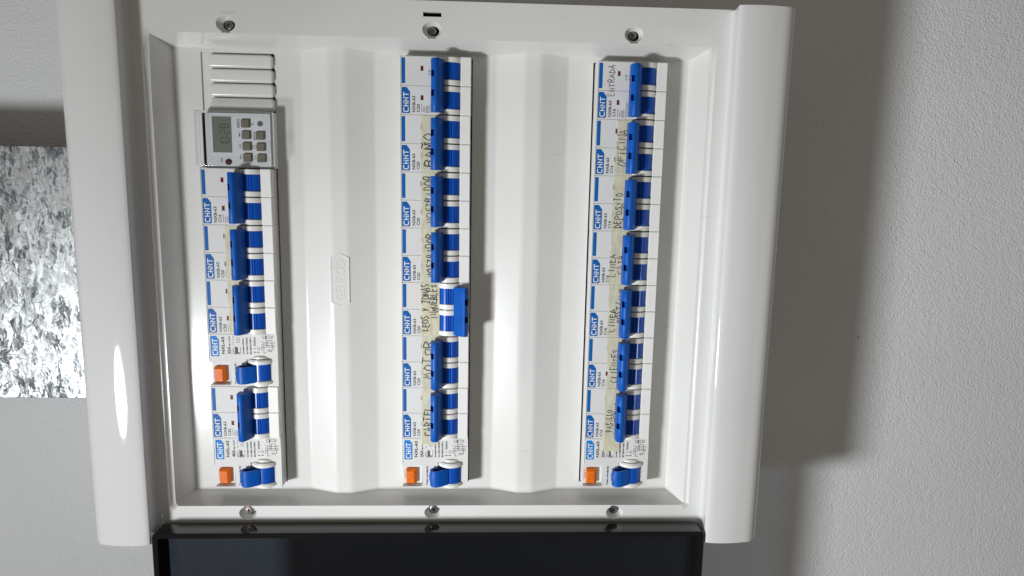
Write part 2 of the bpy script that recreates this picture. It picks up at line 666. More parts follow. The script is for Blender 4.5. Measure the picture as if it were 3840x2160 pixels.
PEN_GLYPHS = {  # one-stroke capitals, x 0..1, y 0..1
    'A': [[(0, 0), (.45, 1), (.95, 0)], [(.2, .38), (.78, .36)]],
    'B': [[(.05, 0), (.1, 1), (.6, .95), (.75, .75), (.55, .54), (.12, .5)], [(.55, .54), (.9, .3), (.6, .03), (.05, 0)]],
    'C': [[(.95, .9), (.5, 1), (.12, .7), (.08, .3), (.4, 0), (.95, .08)]],
    'D': [[(.1, 0), (.12, 1), (.6, .9), (.95, .5), (.6, .08), (.1, 0)]],
    'E': [[(.9, .97), (.12, 1), (.08, 0), (.9, .03)], [(.1, .52), (.75, .52)]],
    'F': [[(.1, 0), (.12, 1), (.9, .97)], [(.1, .52), (.75, .5)]],
    'G': [[(.9, .9), (.5, 1), (.1, .6), (.2, .1), (.6, 0), (.9, .2), (.9, .45), (.55, .45)]],
    'I': [[(.5, 0), (.5, .85)]],
    'i': [[(.5, 0), (.5, .7)], [(.48, .92), (.54, 1.02)]],
    'J': [[(.1, 1), (.95, 1)], [(.6, 1), (.6, .2), (.35, 0), (.05, .15)]],
    'L': [[(.15, 1), (.1, 0), (.9, .05)]],
    'M': [[(0, 0), (.2, 1), (.5, .25), (.8, 1), (1, 0)]],
    'N': [[(.05, 0), (.1, 1), (.85, 0), (.95, 1)]],
    'O': [[(.5, 1), (.12, .75), (.08, .3), (.4, 0), (.8, .2), (.92, .65), (.5, 1)]],
    'P': [[(.1, 0), (.12, 1), (.65, .95), (.85, .72), (.6, .48), (.12, .45)]],
    'R': [[(.1, 0), (.12, 1), (.65, .95), (.8, .74), (.55, .52), (.12, .48)], [(.4, .5), (.92, 0)]],
    'S': [[(.9, .9), (.5, 1), (.15, .78), (.45, .52), (.85, .3), (.5, 0), (.08, .1)]],
    'T': [[(0, 1), (1, .97)], [(.5, .98), (.48, 0)]],
    'U': [[(.1, 1), (.12, .25), (.45, 0), (.82, .2), (.88, 1)]],
    'V': [[(.05, 1), (.45, 0), (.95, 1)]],
    'Y': [[(.05, 1), (.48, .5)], [(.95, 1), (.3, 0)]],
    '/': [[(0, -.25), (.9, 1.25)]],
    '~': [[(.1, 1.2), (.35, 1.32), (.6, 1.18), (.9, 1.3)]],
    ' ': [],
}


def curvy(P, n=4):
    """Catmull-Rom through the pen points"""
    out = []
    for i in range(len(P) - 1):
        p0, p1, p2, p3 = P[max(i - 1, 0)], P[i], P[i + 1], P[min(i + 2, len(P) - 1)]
        for k in range(n):
            t = k / n
            out.append(tuple(.5 * (2 * b + (c - a) * t + (2 * a - 5 * b + 4 * c - d) * t * t + (3 * b - a - 3 * c + d) * t ** 3)
                             for a, b, c, d in zip(p0, p1, p2, p3)))
    return out + [P[-1]]


def handwriting(bm, s, ut, ub, v0, v1, w, width=0.42, jit=0.06, slant=0.0, rnd=None):
    rnd = rnd or random
    n = len(s.replace('~', ''))
    step = (v1 - v0) / n
    x = v0
    k = 0
    for ch in s:
        if ch == '~':
            gx = x - step
        else:
            gx = x
            x += step
        gl = PEN_GLYPHS[ch]
        dy = rnd.uniform(-.10, .10)
        sc = rnd.uniform(.82, 1.12)
        for st in gl:
            pts = []
            for (a, b) in st:
                a += rnd.uniform(-jit, jit)
                b = b * sc + dy + rnd.uniform(-jit, jit)
                pts.append((ub - (ub - ut) * b, gx + step * 0.80 * a + slant * b))
            if len(pts) > 3 and ch in 'BCDGJOPRSU':
                pts = curvy(pts)
            add_stroke(bm, pts, width * rnd.uniform(.85, 1.2), w + 0.004 * k)
            k += 1


# =====================================================================================
# THE SETTING: the painted wall
# =====================================================================================
WALLW = -88
bm = bmesh.new()
add_box(bm, (-1500, -1500, WALLW - 40), (1500, 1500, WALLW))
wall = thing("wall", None, None, kind="structure", me=finish(bm, "wall", WALL))

# galvanised trunking that runs up the wall from the board
bm = bmesh.new()
add_box(bm, (-900, 55.6, WALLW), (-199, 227.6, -28.5), 0.8, 2)
tr = thing("cable_trunking", "galvanised steel trunking with spangled finish fixed to the wall beside the board",
           "trunking", me=None)
part("trunking_body", finish(bm, "trunking_body", GALV, 40), tr)
bm = bmesh.new()
add_box(bm, (-900, 54.8, -28), (-199.5, 228.2, -27), 0.3, 1)
part("trunking_lid", finish(bm, "trunking_lid", GALV), tr)

# =====================================================================================
# THE DISTRIBUTION BOARD
# =====================================================================================
board = thing("distribution_board",
              "white plastic distribution board with three columns of breakers and an open smoked door",
              "distribution board")
CU = 22.35                      # centre line of the board
FL, TF = 8.0, -12.0            # flange and tray floor levels
NL = [-127.15, 0.0, 125.6]      # left edge of each column's breakers
NW = 44.7
part("enclosure_body", box((-198, -27, WALLW + 0.2), (243, 317, -45), WHITE, "enclosure_body"), board)


# side rails
def rail(sgn):
    prof = [(182.2, 8.06), (184.0, 8.5), (185.1, 10), (185.4, 12.5), (183.7, 22.4), (184.1, 23.3), (184.9, 23.85)]
    for x in (2.5, 5, 8, 11, 14, 17, 20, 23, 25.5):
        prof.append((183.8 + x, 25.05 - (x - 12.5) ** 2 / 140))
    e_u, e_w = prof[-1]
    for a in range(15, 91, 15):
        t = math.radians(a)
        prof.append((e_u + 12.6 * math.sin(t), e_w - 11.0 * (1 - math.cos(t))))
    prof += [(223.2, -4), (223.5, WALLW + 0.3), (183, WALLW + 0.3)]
    pts = [(CU + sgn * x, w) for x, w in prof]
    bm = bmesh.new()
    add_section(bm, pts, -28.3, 318.4)
    bmesh.ops.triangulate(bm, faces=[f for f in bm.faces if len(f.verts) > 4])
    return finish(bm, "side_rail", RAILM, 28)


part("side_rail", rail(-1), board)
part("side_rail", rail(1), board)


# the moulded cover: flange, tray, two ridges, three cut-outs, six screw cups, two latch slots
def cover():
    bm = bmesh.new()
    ou0, ou1, ov0, ov1 = -152.4, 196.4, -9.0, 296.9      # lip of the tray
    fu0, fu1, fv0, fv1 = -145.6, 187.3, -6.5, 291.5    # edge of its floor
    RH = 5.4
    R1, R2 = -41.4, 84.6
    hw, pw = 23.4, 5.2

    def raw(u):
        for c in (R1, R2):
            d = abs(u - c)
            if d < hw:
                return TF + RH * min(1.0, (hw - d) / (hw - pw))
        return TF

    def hgt(u):
        """the ridge section with its corners rounded: tight at the foot, wide at the crown"""
        near = min(((abs(abs(u - c) - x), x) for c in (R1, R2) for x in (hw, pw)))
        r = 1.1 if near[1] == hw else 1.7
        if near[0] >= r:
            return raw(u)
        return sum(raw(u + r * (k / 12.0)) for k in range(-12, 13)) / 25.0

    def vt(h):
        return fv1 + (ov1 - fv1) * (h - TF) / (FL - TF)

    def vb(h):
        return fv0 + (ov0 - fv0) * (h - TF) / (FL - TF)
    cuts = [(n - (1.3 if n > 100 else 0.8), n + NW + 0.8) for n in NL]
    us = {fu0, fu1, *[x for c in cuts for x in c]}
    for c in (R1, R2):
        for sg in (-1, 1):
            for x, r in ((hw, 1.1), (pw, 1.7)):
                us |= {c + sg * (x + 2 * r * k / 6) for k in range(-6, 7)}
    us = sorted(us)
    c0, c1 = -0.8, 288.8
    rows = [None, c0, c1, None]
    G = []
    for u in us:
        h = hgt(u)
        G.append([bm.verts.new((u, v, h)) for v in (vb(h), c0, c1, vt(h))])
    for i in range(len(us) - 1):
        mid = (us[i] + us[i + 1]) / 2
        hole = any(a < mid < b for a, b in cuts)
        for j in range(3):
            if hole and j == 1:
                continue
            bm.faces.new((G[i][j], G[i + 1][j], G[i + 1][j + 1], G[i][j + 1]))
    # thickness of the cut-outs
    for a, b in cuts:
        i0, i1 = us.index(a), us.index(b)
        loop = [G[i][1] for i in range(i0, i1 + 1)] + [G[i][2] for i in range(i1, i0 - 1, -1)]
        low = [bm.verts.new((v.co.x, v.co.y, TF - 3.0)) for v in loop]
        for k in range(len(loop)):
            q = (k + 1) % len(loop)
            bm.faces.new((loop[k], loop[q], low[q], low[k]))

    def lip(u, v):
        return bm.verts.new((u, v, FL))

    def mapu(u):
        return ou0 + (ou1 - ou0) * (u - fu0) / (fu1 - fu0)
    T = [lip(mapu(u), ov1) for u in us]
    B = [lip(mapu(u), ov0) for u in us]
    ridge_edges = []
    for i in range(len(us) - 1):
        bm.faces.new((G[i][3], G[i + 1][3], T[i + 1], T[i]))
        bm.faces.new((B[i], B[i + 1], G[i + 1][0], G[i][0]))
    bm.faces.new((B[0], *G[0], T[0]))
    bm.faces.new((T[-1], *G[-1][::-1], B[-1]))
    bmesh.ops.triangulate(bm, faces=[f for f in bm.faces if len(f.verts) > 4])
    bm.verts.ensure_lookup_table()

    # flange sheet
    screws = [(-104.2, 302.3, -1), (20.5, 302.3, -1), (146.0, 302.8, -1), (-103.2, -14.4, 1), (21.6, -14.2, 1), (146.9, -14.6, 1)]
    slots = [(15.1, 309.9, 26.3, 312.6), (15.6, -24.8, 27.0, -22.2)]
    q = 6.6
    fus = {CU - 185.6, CU + 185.9, ou0, ou1}
    fvs = {-28.2, 319.3, ov0, ov1}
    holes = []
    for (a, b, d) in screws:
        v0, v1 = (ov1, b + q) if b > 100 else (b - q, ov0)
        if b < 100:
            v0 = max(v0, -21.8)
        holes.append((a - q, v0, a + q, v1))
        fus |= {a - q, a + q}
        fvs |= {v0, v1}
    for s in slots:
        fus |= {s[0], s[2]}
        fvs |= {s[1], s[3]}
    fus, fvs = sorted(fus), sorted(fvs)
    vv = {}

    def fvx(u, v):
        k = (round(u, 3), round(v, 3))
        if k not in vv:
            vv[k] = bm.verts.new((u, v, FL))
        return vv[k]
    for i in range(len(fus) - 1):
        for j in range(len(fvs) - 1):
            u, v = (fus[i] + fus[i + 1]) / 2, (fvs[j] + fvs[j + 1]) / 2
            if ou0 < u < ou1 and ov0 < v < ov1:
                continue
            if any(a < u < c and b < v < d for a, b, c, d in holes + slots):
                continue
            bm.faces.new((fvx(fus[i], fvs[j]), fvx(fus[i + 1], fvs[j]), fvx(fus[i + 1], fvs[j + 1]), fvx(fus[i], fvs[j + 1])))
    for (a, b, c, d) in slots:
        low = [(a, b), (c, b), (c, d), (a, d)]
        for k in range(4):
            p, r = low[k], low[(k + 1) % 4]
            bm.faces.new((bm.verts.new((*p, FL)), bm.verts.new((*r, FL)), bm.verts.new((*r, FL - 2.5)), bm.verts.new((*p, FL - 2.5))))
    # screw cups
    N = 48
    for (cu, cv, d), (a, b, c, e) in zip(screws, holes):
        def sq(t):
            dx, dy = math.cos(t), math.sin(t)
            ks = []
            if abs(dx) > 1e-9:
                ks.append(((c if dx > 0 else a) - cu) / dx)
            if abs(dy) > 1e-9:
                ks.append(((e if dy > 0 else b) - cv) / dy)
            k = min(x for x in ks if x > 0)
            return (cu + dx * k, cv + dy * k, FL)
        angs = sorted([2 * math.pi * i / N for i in range(N)] +
                      [math.atan2(y - cv, x - cu) % (2 * math.pi) for x in (a, c) for y in (b, e)])

        def ring(ru, rv, w, ou=0.0, ovv=0.0):
            return [(cu + ou + ru * math.cos(t), cv + ovv + rv * math.sin(t), w) for t in angs]

        def tabbed(ru, rv, w, far):
            out = []
            for t in angs:
                x, y = ru * math.cos(t), rv * math.sin(t)
                if y * d > 0 and abs(x) < 2.7:
                    y = d * far
                out.append((cu + x, cv + y, w))
            return out
        R0 = [sq(t) for t in angs]
        add_rings(bm, [R0, tabbed(5.9, 4.75, FL, 5.25), tabbed(5.65, 4.5, FL - 0.3, 5.15), tabbed(4.9, 3.9, FL - 2.2, 5.0), ring(3.9, 3.2, FL - 4.2, 0.6, 0), ring(3.7, 3.0, FL - 4.4, 0.6, 0),
                       ring(3.7, 3.0, FL - 9, 0.6, 0)], cap=False)
    bmesh.ops.remove_doubles(bm, verts=bm.verts[:], dist=0.003)
    # outer skirt of the flange
    bm.edges.ensure_lookup_table()

    # round off the lip of the tray, the foot of its walls and the ridges
    sel = []
    for e in bm.edges:
        if len(e.link_faces) != 2:
            continue
        ang = e.calc_face_angle(0)
        z = [v.co.z for v in e.verts]
        a, b = [v.co for v in e.verts]
        if ang < math.radians(12) or min(z) < TF - 0.01:
            continue
        on_lip = max(abs(z[0] - FL), abs(z[1] - FL)) < 1e-4 and (
            (abs(a.y - b.y) < .01 and (abs(a.y - ov1) < .01 or abs(a.y - ov0) < .01)) or
            (abs(a.x - b.x) < .01 and (abs(a.x - ou0) < .01 or abs(a.x - ou1) < .01)))
        if on_lip:
            sel.append(e)
    bmesh.ops.bevel(bm, geom=sel, offset=2.3, segments=5, affect='EDGES', clamp_overlap=True)
    return finish(bm, "cover", PANEL, 32)


cov = part("cover", cover(), board)
wn = cov.modifiers.new("weighted_normal", 'WEIGHTED_NORMAL')
wn.keep_sharp = True
wn.weight = 80
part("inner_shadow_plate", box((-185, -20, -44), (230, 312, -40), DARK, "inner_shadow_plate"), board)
# outer edge of the flange, seen along its top
part("cover_edge", box((CU - 182, 317.7, -45), (CU + 182, 319.3, FL - 0.05), PANEL, "cover_edge", 0.3), board)
for n in NL:
    part("mounting_rail", box((n + 4, -3, -37), (n + 41, 291, -35.5), ZINC, "mounting_rail"), board)


def screw_mesh(m, rot):
    bm = bmesh.new()
    N = 48

    def cross(t, s):
        t = (t + rot) % (math.pi / 2)
        if t > math.pi / 4:
            t = math.pi / 2 - t
        a, L = 0.42 * s, 1.45 * s
        r = min(L / math.cos(t), (a / math.sin(t)) if math.sin(t) > 1e-6 else 9)
        return max(r, 0.55 * s)
    T = [2 * math.pi * i / N for i in range(N)]

    def circ(r, w):
        return [(r * math.cos(t), r * math.sin(t), w) for t in T]
    add_rings(bm, [circ(2.7, -2.2), circ(2.7, -0.6), circ(2.45, -0.15), circ(1.9, 0.1),
                   [(cross(t, 1) * math.cos(t), cross(t, 1) * math.sin(t), 0.1) for t in T],
                   [(cross(t, .72) * math.cos(t), cross(t, .72) * math.sin(t), -1.4) for t in T]])
    return finish(bm, "screw", m, 35)


for k, (u, v) in enumerate([(-103.9, 302.3), (20.3, 302.4), (145.8, 303.2), (-104.0, -14.5), (21.4, -13.8), (146.5, -14.5)]):
    part("screw", screw_mesh(RUST if k == 3 else STEEL, 0.35 * k + 0.3), board, loc=(u, v, 3.7),
         label="rusty cross-head screw" if k == 3 else None)

# maker's badge, moulded in the left ridge
bm = bmesh.new()
bu0, bu1, bv0, bv1, bt = -47.9, -34.9, 128.4, 159.4, 2.9
bo = [(bu0, bv0), ((bu0 + bu1) / 2, bv0 - bt), (bu1, bv0), (bu1, bv1), ((bu0 + bu1) / 2, bv1 + bt), (bu0, bv1)]
cx, cy = (bu0 + bu1) / 2, (bv0 + bv1) / 2


def inset(P, d):
    out = []
    for x, y in P:
        sx = 1 - d / ((bu1 - bu0) / 2)
        sy = 1 - d / ((bv1 - bv0) / 2 + 1.5)
        out.append((cx + (x - cx) * sx, cy + (y - cy) * sy))
    return out


zt = TF + 5.4
rings = [[(x, y, zt - 2.5) for x, y in bo], [(x, y, zt + 0.2) for x, y in inset(bo, .25)],
         [(x, y, zt + 0.28) for x, y in inset(bo, .5)], [(x, y, zt + 0.28) for x, y in inset(bo, 0.9)],
         [(x, y, zt + 0.12) for x, y in inset(bo, 1.25)]]
add_rings(bm, rings)
badge = part("maker_badge", finish(bm, "maker_badge", PANEL), board)
bm = bmesh.new()
text_geo(bm, "GENROD", 6.3, -38.4, 130.4, zt - 0.22, length=27, bold=0.0, depth=1.0)
part("badge_lettering", finish(bm, "badge_lettering", PANEL), badge)

# ---------------------------------------------------------------- blanking strips at the head of the left column
bm = bmesh.new()
add_box(bm, (-128.1, 252.2, -16), (-83.9, 288.75, -13.2))
bp_ = part("blanking_plate", finish(bm, "blanking_plate", PANEL), board)


def blank_mesh():
    bm = bmesh.new()
    add_rings(bm, [[(x, y, w) for x, y in rrect(d, d, 40.9 - d, 8.35 - d, max(2.3 - d, .5), 6)]
                   for d, w in ((0, -4), (0, -.3), (.18, .5), (.5, 1.1), (1.0, 1.45), (1.5, 1.55))])
    return finish(bm, "blanking_strip", PANEL, 50)


for k in range(4):
    part("blanking_strip", cached("blank", blank_mesh), board, loc=(-122.8 + 0.1 * k, 279.3 - 8.97 * k, -10.6))

# ---------------------------------------------------------------- the smoked door, hinged open past the lower edge
DU0, DU1, DV0, DV1 = -159.8, 205.3, -335.0, -19.9
bm = bmesh.new()
add_box(bm, (DU0 + 2, DV0 + 2, 9.0), (DU1 - 2, DV1 - 2, 11.2))
door = part("door", finish(bm, "door", SMOKE), board)


def door_frame():
    bm = bmesh.new()
    cor = (0, 0, 1, 1)

    def ring(d, w, r):
        return [(x, y, w) for x, y in rrect(DU0 + d, DV0 + d, DU1 - d, DV1 - d, r, 5)]
    rs = [ring(0.6, 9.4, 3), ring(0, 12, 3), ring(0, 24.5, 3), ring(.35, 24.9, 2.7), ring(3.3, 24.9, 1.6), ring(3.7, 24.4, 1.4), ring(4.6, 11.3, 1.2)]
    add_rings(bm, rs, cap=False)
    return finish(bm, "door_frame", BLACK, 35)


part("door_frame", door_frame(), door)


def half_disc():
    bm = bmesh.new()
    P = [(3.4 * math.cos(math.radians(a)), 3.2 * math.sin(math.radians(a))) for a in range(180, 361, 15)]
    add_prism(bm, P, -0.6, 0.25, 0.2, 1, True)
    return finish(bm, "hinge_boss", BLACK, 40)


for u in (-76, -10.5, 118, 146):
    part("hinge_boss", cached("half_disc", half_disc), door, loc=(u, DV1 - 0.2, 24.9))
for u in (-131, 167):
    part("latch_lug", box((u, DV1 - 8.6, 11.2), (u + 5.2, DV1 - 4.4, 16), BLACK, "latch_lug", 0.6), door)


# =====================================================================================
# CIRCUIT BREAKERS
# =====================================================================================
DC = (31.3, -5.6)                # axis of the toggle drum


def arc_section(R, n=16, base=-6.4, c=DC):
    a0 = math.asin((base - c[1]) / R)
    pts = []
    for i in range(n + 1):
        a = a0 + (math.pi - 2 * a0) * i / n
        pts.append((c[0] + R * math.cos(a), c[1] + R * math.sin(a)))
    return pts


def pole_mesh():
    bm = bmesh.new()
    us = [0, 12.8, 14.6, 24.6, 38.0, NW]
    vs = [0.05, 9.0, 12.1, 17.95]

    def f(u, v):
        if 24.6 < u < 38.0:
            return -6.3
        if 12.8 < u < 14.6 and 9.0 < v < 12.1:
            return -1.1
        return 0.0
    height_blocks(bm, us, vs, f, -34)
    bmesh.ops.remove_doubles(bm, verts=bm.verts[:], dist=1e-4)
    sel = []
    for e in bm.edges:
        if len(e.link_faces) != 2 or e.calc_face_angle(0) < 1:
            continue
        a, b = [v.co for v in e.verts]
        if abs(a.z) < 1e-5 and abs(b.z) < 1e-5:
            if (a.x < .01 and b.x < .01) or (a.x > NW - .01 and b.x > NW - .01) or \
               (a.y == b.y and (a.y < .2 or a.y > 17.8)):
                sel.append(e)
        elif abs(a.x - b.x) < .01 and abs(a.y - b.y) < .01 and a.x < .01 and max(a.z, b.z) > -.01:
            sel.append(e)
    bmesh.ops.bevel(bm, geom=sel, offset=0.28, segments=2, affect='EDGES', clamp_overlap=True)
    return finish(bm, "pole", FACE, 40)


def collar_mesh():
    bm = bmesh.new()
    caps = add_section(bm, arc_section(8.75, 18), 0, 3.25)
    bmesh.ops.bevel(bm, geom=list({e for f in caps for e in f.edges}), offset=0.3, segments=2, affect='EDGES', clamp_overlap=True)
    return finish(bm, "collar", COLLAR, 35)


def drum_mesh():
    bm = bmesh.new()
    P = []
    a0 = math.asin((-6.3 - DC[1]) / 7.9)
    n = 44
    for i in range(n + 1):
        a = a0 + (math.pi - 2 * a0) * i / n
        deg = math.degrees(a)
        r = 7.9
        for g in (78, 90, 102):
            if abs(deg - g) < 2.6:
                r = 7.35
        P.append((DC[0] + r * math.cos(a), DC[1] + r * math.sin(a)))
    add_section(bm, P, 3.4, 14.2)
    return finish(bm, "drum", DRUMM, 22)


def end_cap_mesh():
    bm = bmesh.new()
    add_prism(bm, rrect(38.05, 0.16, NW + 0.05, 17.84, 0.7, 4), -5, 0.75, 0.35, 2, True)
    return finish(bm, "end_cap", WHITE, 40)


ON = [(19.8, 3.0), (19.8, 7.4), (20.0, 8.6), (20.15, 9.0), (21.0, 10.35), (21.7, 10.85), (23.0, 11.15), (24.4, 10.6), (25.3, 9.3), (27.9, 3.4),
      (27.5, 1.6), (24.9, 1.6), (22.6, 2.6), (20.8, 2.3)]
ON_N = [(19.8, 3.0), (19.8, 7.4), (20.0, 8.6), (20.3, 5.2), (21.9, 5.1), (22.0, 10.9)] + ON[6:]
OFF = [(44.00, 4.4), (44.30, 6.2), (44.05, 7.2), (43.90, 7.7), (42.90, 8.9), (42.20, 9.35), (41.9, 9.6), (40.7, 8.9), (39.6, 8.0), (34.5, 3.4),
       (35.0, 1.6), (37.6, 1.6), (41.10, 3.7), (42.80, 3.6)]
OFF_N = [(44.00, 4.4), (44.30, 6.2), (44.05, 7.2), (43.70, 4.1), (42.00, 4.0), (41.90, 9.4)] + OFF[6:]


def handle_mesh(A, B):
    """lever bar across both poles, with the two notches really cut into it"""
    bm = bmesh.new()
    st = [(1.6, A), (10.6, A), (10.6, B), (14.6, B), (14.6, A), (22.3, A), (22.3, B), (26.4, B), (26.4, A), (33.2, A)]
    rs = [[bm.verts.new((u, v, w)) for u, w in P] for v, P in st]
    n = len(A)
    for a, b in zip(rs, rs[1:]):
        for i in range(n):
            j = (i + 1) % n
            try:
                bm.faces.new((a[i], a[j], b[j], b[i]))
            except ValueError:
                pass
    # rounded ends
    cu = sum(p[0] for p in A) / n
    cw = sum(p[1] for p in A) / n
    for r, v in ((rs[0], 1.3), (rs[-1], 33.5)):
        e = [bm.verts.new((cu + (x.co.x - cu) * .95, v, cw + (x.co.z - cw) * .95)) for x in r]
        for i in range(n):
            j = (i + 1) % n
            bm.faces.new((r[i], r[j], e[j], e[i]))
        bm.faces.new(e)
    bmesh.ops.dissolve_degenerate(bm, dist=1e-5, edges=bm.edges[:])
    return finish(bm, "handle", BLUE, 42)


def logo_plate(u0, v0, u1, v1, m, ch):
    P = rrect(u0, v0, u1, v1, 0.7, 4, (1, 1, 0, 1))
    out = []
    for p in P:
        if p == (u1, v1):
            out += [(u1, v1 - ch * 1.15), (u1 - ch * 0.85, v1)]
        else:
            out.append(p)
    bm = bmesh.new()
    add_sheet(bm, out, 0.035)
    return finish(bm, "logo_plate", m)


def logo_letters(u0, u1, v0, length, m, t=0.62, w=0.075):
    """block lettering: C, joined H and i, N, T"""
    s = (u1 - u0) / 3.4
    k = length / 12.4
    strokes = [
        [(2.7, .1), (.75, .1), (.2, .7), (.2, 2.7), (.75, 3.3), (2.7, 3.3)],
        [(3.75, -.2), (3.75, 3.6)],
        [(4.15, 1.7), (5.55, 1.7), (5.55, -.2)],
        [(5.55, 2.7), (5.55, 3.55)],
        [(6.75, -.2), (6.75, 3.2), (8.75, .2), (8.75, 3.6)],
        [(9.5, 3.25), (12.4, 3.25)],
        [(10.95, -.2), (10.95, 2.8)],
    ]
    bm = bmesh.new()
    for i, st in enumerate(strokes):
        add_stroke(bm, [(u1 - y * s, v0 + x * k) for x, y in st], t, w + 0.003 * i)
    return finish(bm, "logo_lettering", m)


def stripe_mesh():
    bm = bmesh.new()
    add_sheet(bm, rrect(0.75, 1.15, 3.1, 16.9, 0.45, 4), 0.035)
    return finish(bm, "label_stripe", LABELB)


def window_mesh():
    bm = bmesh.new()
    add_box(bm, (12.9, 9.1, -1.08), (14.5, 12.0, -0.35), 0.15)
    return finish(bm, "indicator_window", RED)


def rating_print(r):
    bm = bmesh.new()
    w = 0.05

    text_geo(bm, "NXB-63", 1.9, 9.35, 1.5, w, length=10.0, bold=0.025)
    text_geo(bm, r, 1.9, 12.2, 1.5, w, length=5.0, bold=0.025)
    add_stroke(bm, [(13.45, 1.4), (13.45, 6.6)], 0.22, w)
    text_geo(bm, "400V~", 1.05, 15.4, 1.5, w, length=4.5)
    add_stroke(bm, [(16.0, 1.3), (16.0, 5.4), (17.7, 5.4), (17.7, 1.3), (16.0, 1.3)], 0.14, w)
    text_geo(bm, "6000", 1.1, 17.4, 1.55, w, length=3.5)
    add_stroke(bm, [(18.6, 1.3), (18.6, 6.6)], 0.18, w)
    text_geo(bm, "IEC/EN60898-1", 0.95, 20.0, 1.4, w, length=9.6)
    return finish(bm, "printed_text", INK)


def digits_print():
    bm = bmesh.new()
    w = 0.05
    text_geo(bm, "18 38", 1.1, 18.7, 6.4, w, length=3.4)
    add_stroke(bm, [(18.9, 6.6), (19.6, 7.2), (20.3, 6.9), (20.9, 7.5)], 0.16, w)
    add_stroke(bm, [(18.9, 8.6), (19.6, 9.2), (20.3, 8.9), (20.9, 9.5)], 0.16, w)
    return finish(bm, "printed_text", INK)


SIT = random.Random(11)


def breaker(col, v0, rating, label, off=False, group="two-pole circuit breakers in the board"):
    b = thing("circuit_breaker", label, "circuit breaker",
              (NL[col] + SIT.uniform(-.14, .14), v0, SIT.uniform(-.14, .02)), group)
    for k in (0, 1):
        p = part("pole", cached("pole", pole_mesh), b, loc=(0, 18 * k, 0))
        part("end_cap", cached("end_cap", end_cap_mesh), p)
        part("drum", cached("drum", drum_mesh), p)
        part("collar", cached("collar", collar_mesh), p, loc=(0, 0.35, 0))
        part("collar", cached("collar", collar_mesh), p, loc=(0, 14.35, 0))
        part("indicator_window", cached("window", window_mesh), p)
        if k:
            part("label_stripe", cached("stripe", stripe_mesh), p)
            part("printed_text", cached("digits", digits_print), p)
        else:
            part("logo_plate", cached("logo", lambda: logo_plate(0.75, 0.75, 6.1, 16.9, LABELB, 2.5)), p)
            part("logo_lettering", cached("logot", lambda: logo_letters(2.0, 5.05, 1.6, 12.2, PRINTW)), p)
            part("printed_text", cached("rating" + rating, lambda: rating_print(rating)), p)
    h = cached("off" if off else "on", (lambda: handle_mesh(OFF, OFF_N)) if off else (lambda: handle_mesh(ON, ON_N)))
    part("handle", h, b)
    return b


breaker(0, 180, "C16", "two-pole breaker marked C16 directly below the digital timer in the left column")
breaker(0, 144, "C20", "two-pole breaker marked C20 under the upper taped strip of the left column")
breaker(0, 108, "C20", "two-pole breaker marked C20 resting on the 25A test-button unit of the left column")
breaker(0, 36, "C32", "two-pole breaker marked C32 between two orange-button units in the left column")
breaker(1, 252, "C20", "two-pole breaker marked C20 with no tape on it, head of the middle column")
for v0, wd in ((216, "BAÑO"), (180, "MOSTRADOR, the upper of two such"), (144, "MOSTRADOR, the lower of two such")):
    breaker(1, v0, "C20", "two-pole breaker marked C20 under the tape handwritten %s" % wd)
breaker(1, 108, "C20", "switched off two-pole breaker, its blue lever thrown to the right, taped LEDS Y TOMAS", True)
breaker(1, 72, "C20", "two-pole breaker marked C20 under the tape handwritten MOTOR")
breaker(1, 36, "C20", "two-pole breaker marked C20 under the tape handwritten CARTEL")
breaker(2, 252, "C16", "two-pole breaker marked C16 with ENTRADA pencilled on its bare face")
for v0, wd in ((216, "OFICINA"), (180, "DEPOSITO"), (144, "LINEA CAJA"), (108, "LINEA MOST/INY"), (72, "CLIENTES"), (36, "PASILLO")):
    breaker(2, v0, "C16", "two-pole breaker marked C16 under the tape handwritten %s" % wd)


# =====================================================================================
# RESIDUAL CURRENT BREAKERS (with the orange test button)
# =====================================================================================
RC = (33.2, -5.2)


def rcd_housing():
    bm = bmesh.new()
    us = [0, 1.4, 13.4, 17.1, 20.3, 24.2, 40.4, NW]
    vs = [0.10, 1.1, 2.2, 16.3, 18.6, 22.4, 27.0, 35.88]

    def f(u, v):
        if u < 13.4 and 1.1 < v < 16.3:
            return -4.6
        if 17.1 < u < 20.3 and 22.4 < v < 27.0:
            return -2.2
        if 24.2 < u < 40.4 and 2.2 < v < 18.6:
            return -6.0
        return -0.2
    height_blocks(bm, us, vs, f, -34)
    bmesh.ops.remove_doubles(bm, verts=bm.verts[:], dist=1e-4)
    soften(bm, 0.3, 2, 60, -3.5)
    return finish(bm, "housing", FACE, 40)


def rcd_collar(top):
    bm = bmesh.new()
    spans = ((0, 2.9, 9.6), (2.9, 4.9, 7.2)) if top else ((2.0, 4.4, 9.6), (0.2, 2.0, 7.2))
    for a, b, r in spans:
        caps = add_section(bm, arc_section(r, 18, -5.9, RC), a, b)
        bmesh.ops.bevel(bm, geom=list({e for f in caps for e in f.edges}), offset=0.55, segments=3, affect='EDGES', clamp_overlap=True)
    return finish(bm, "collar", COLLAR, 40)


def rcd_drum():
    bm = bmesh.new()
    add_section(bm, arc_section(8.3, 24, -5.9, RC), 4.4, 15.9)
    return finish(bm, "drum", DRUMM, 30)


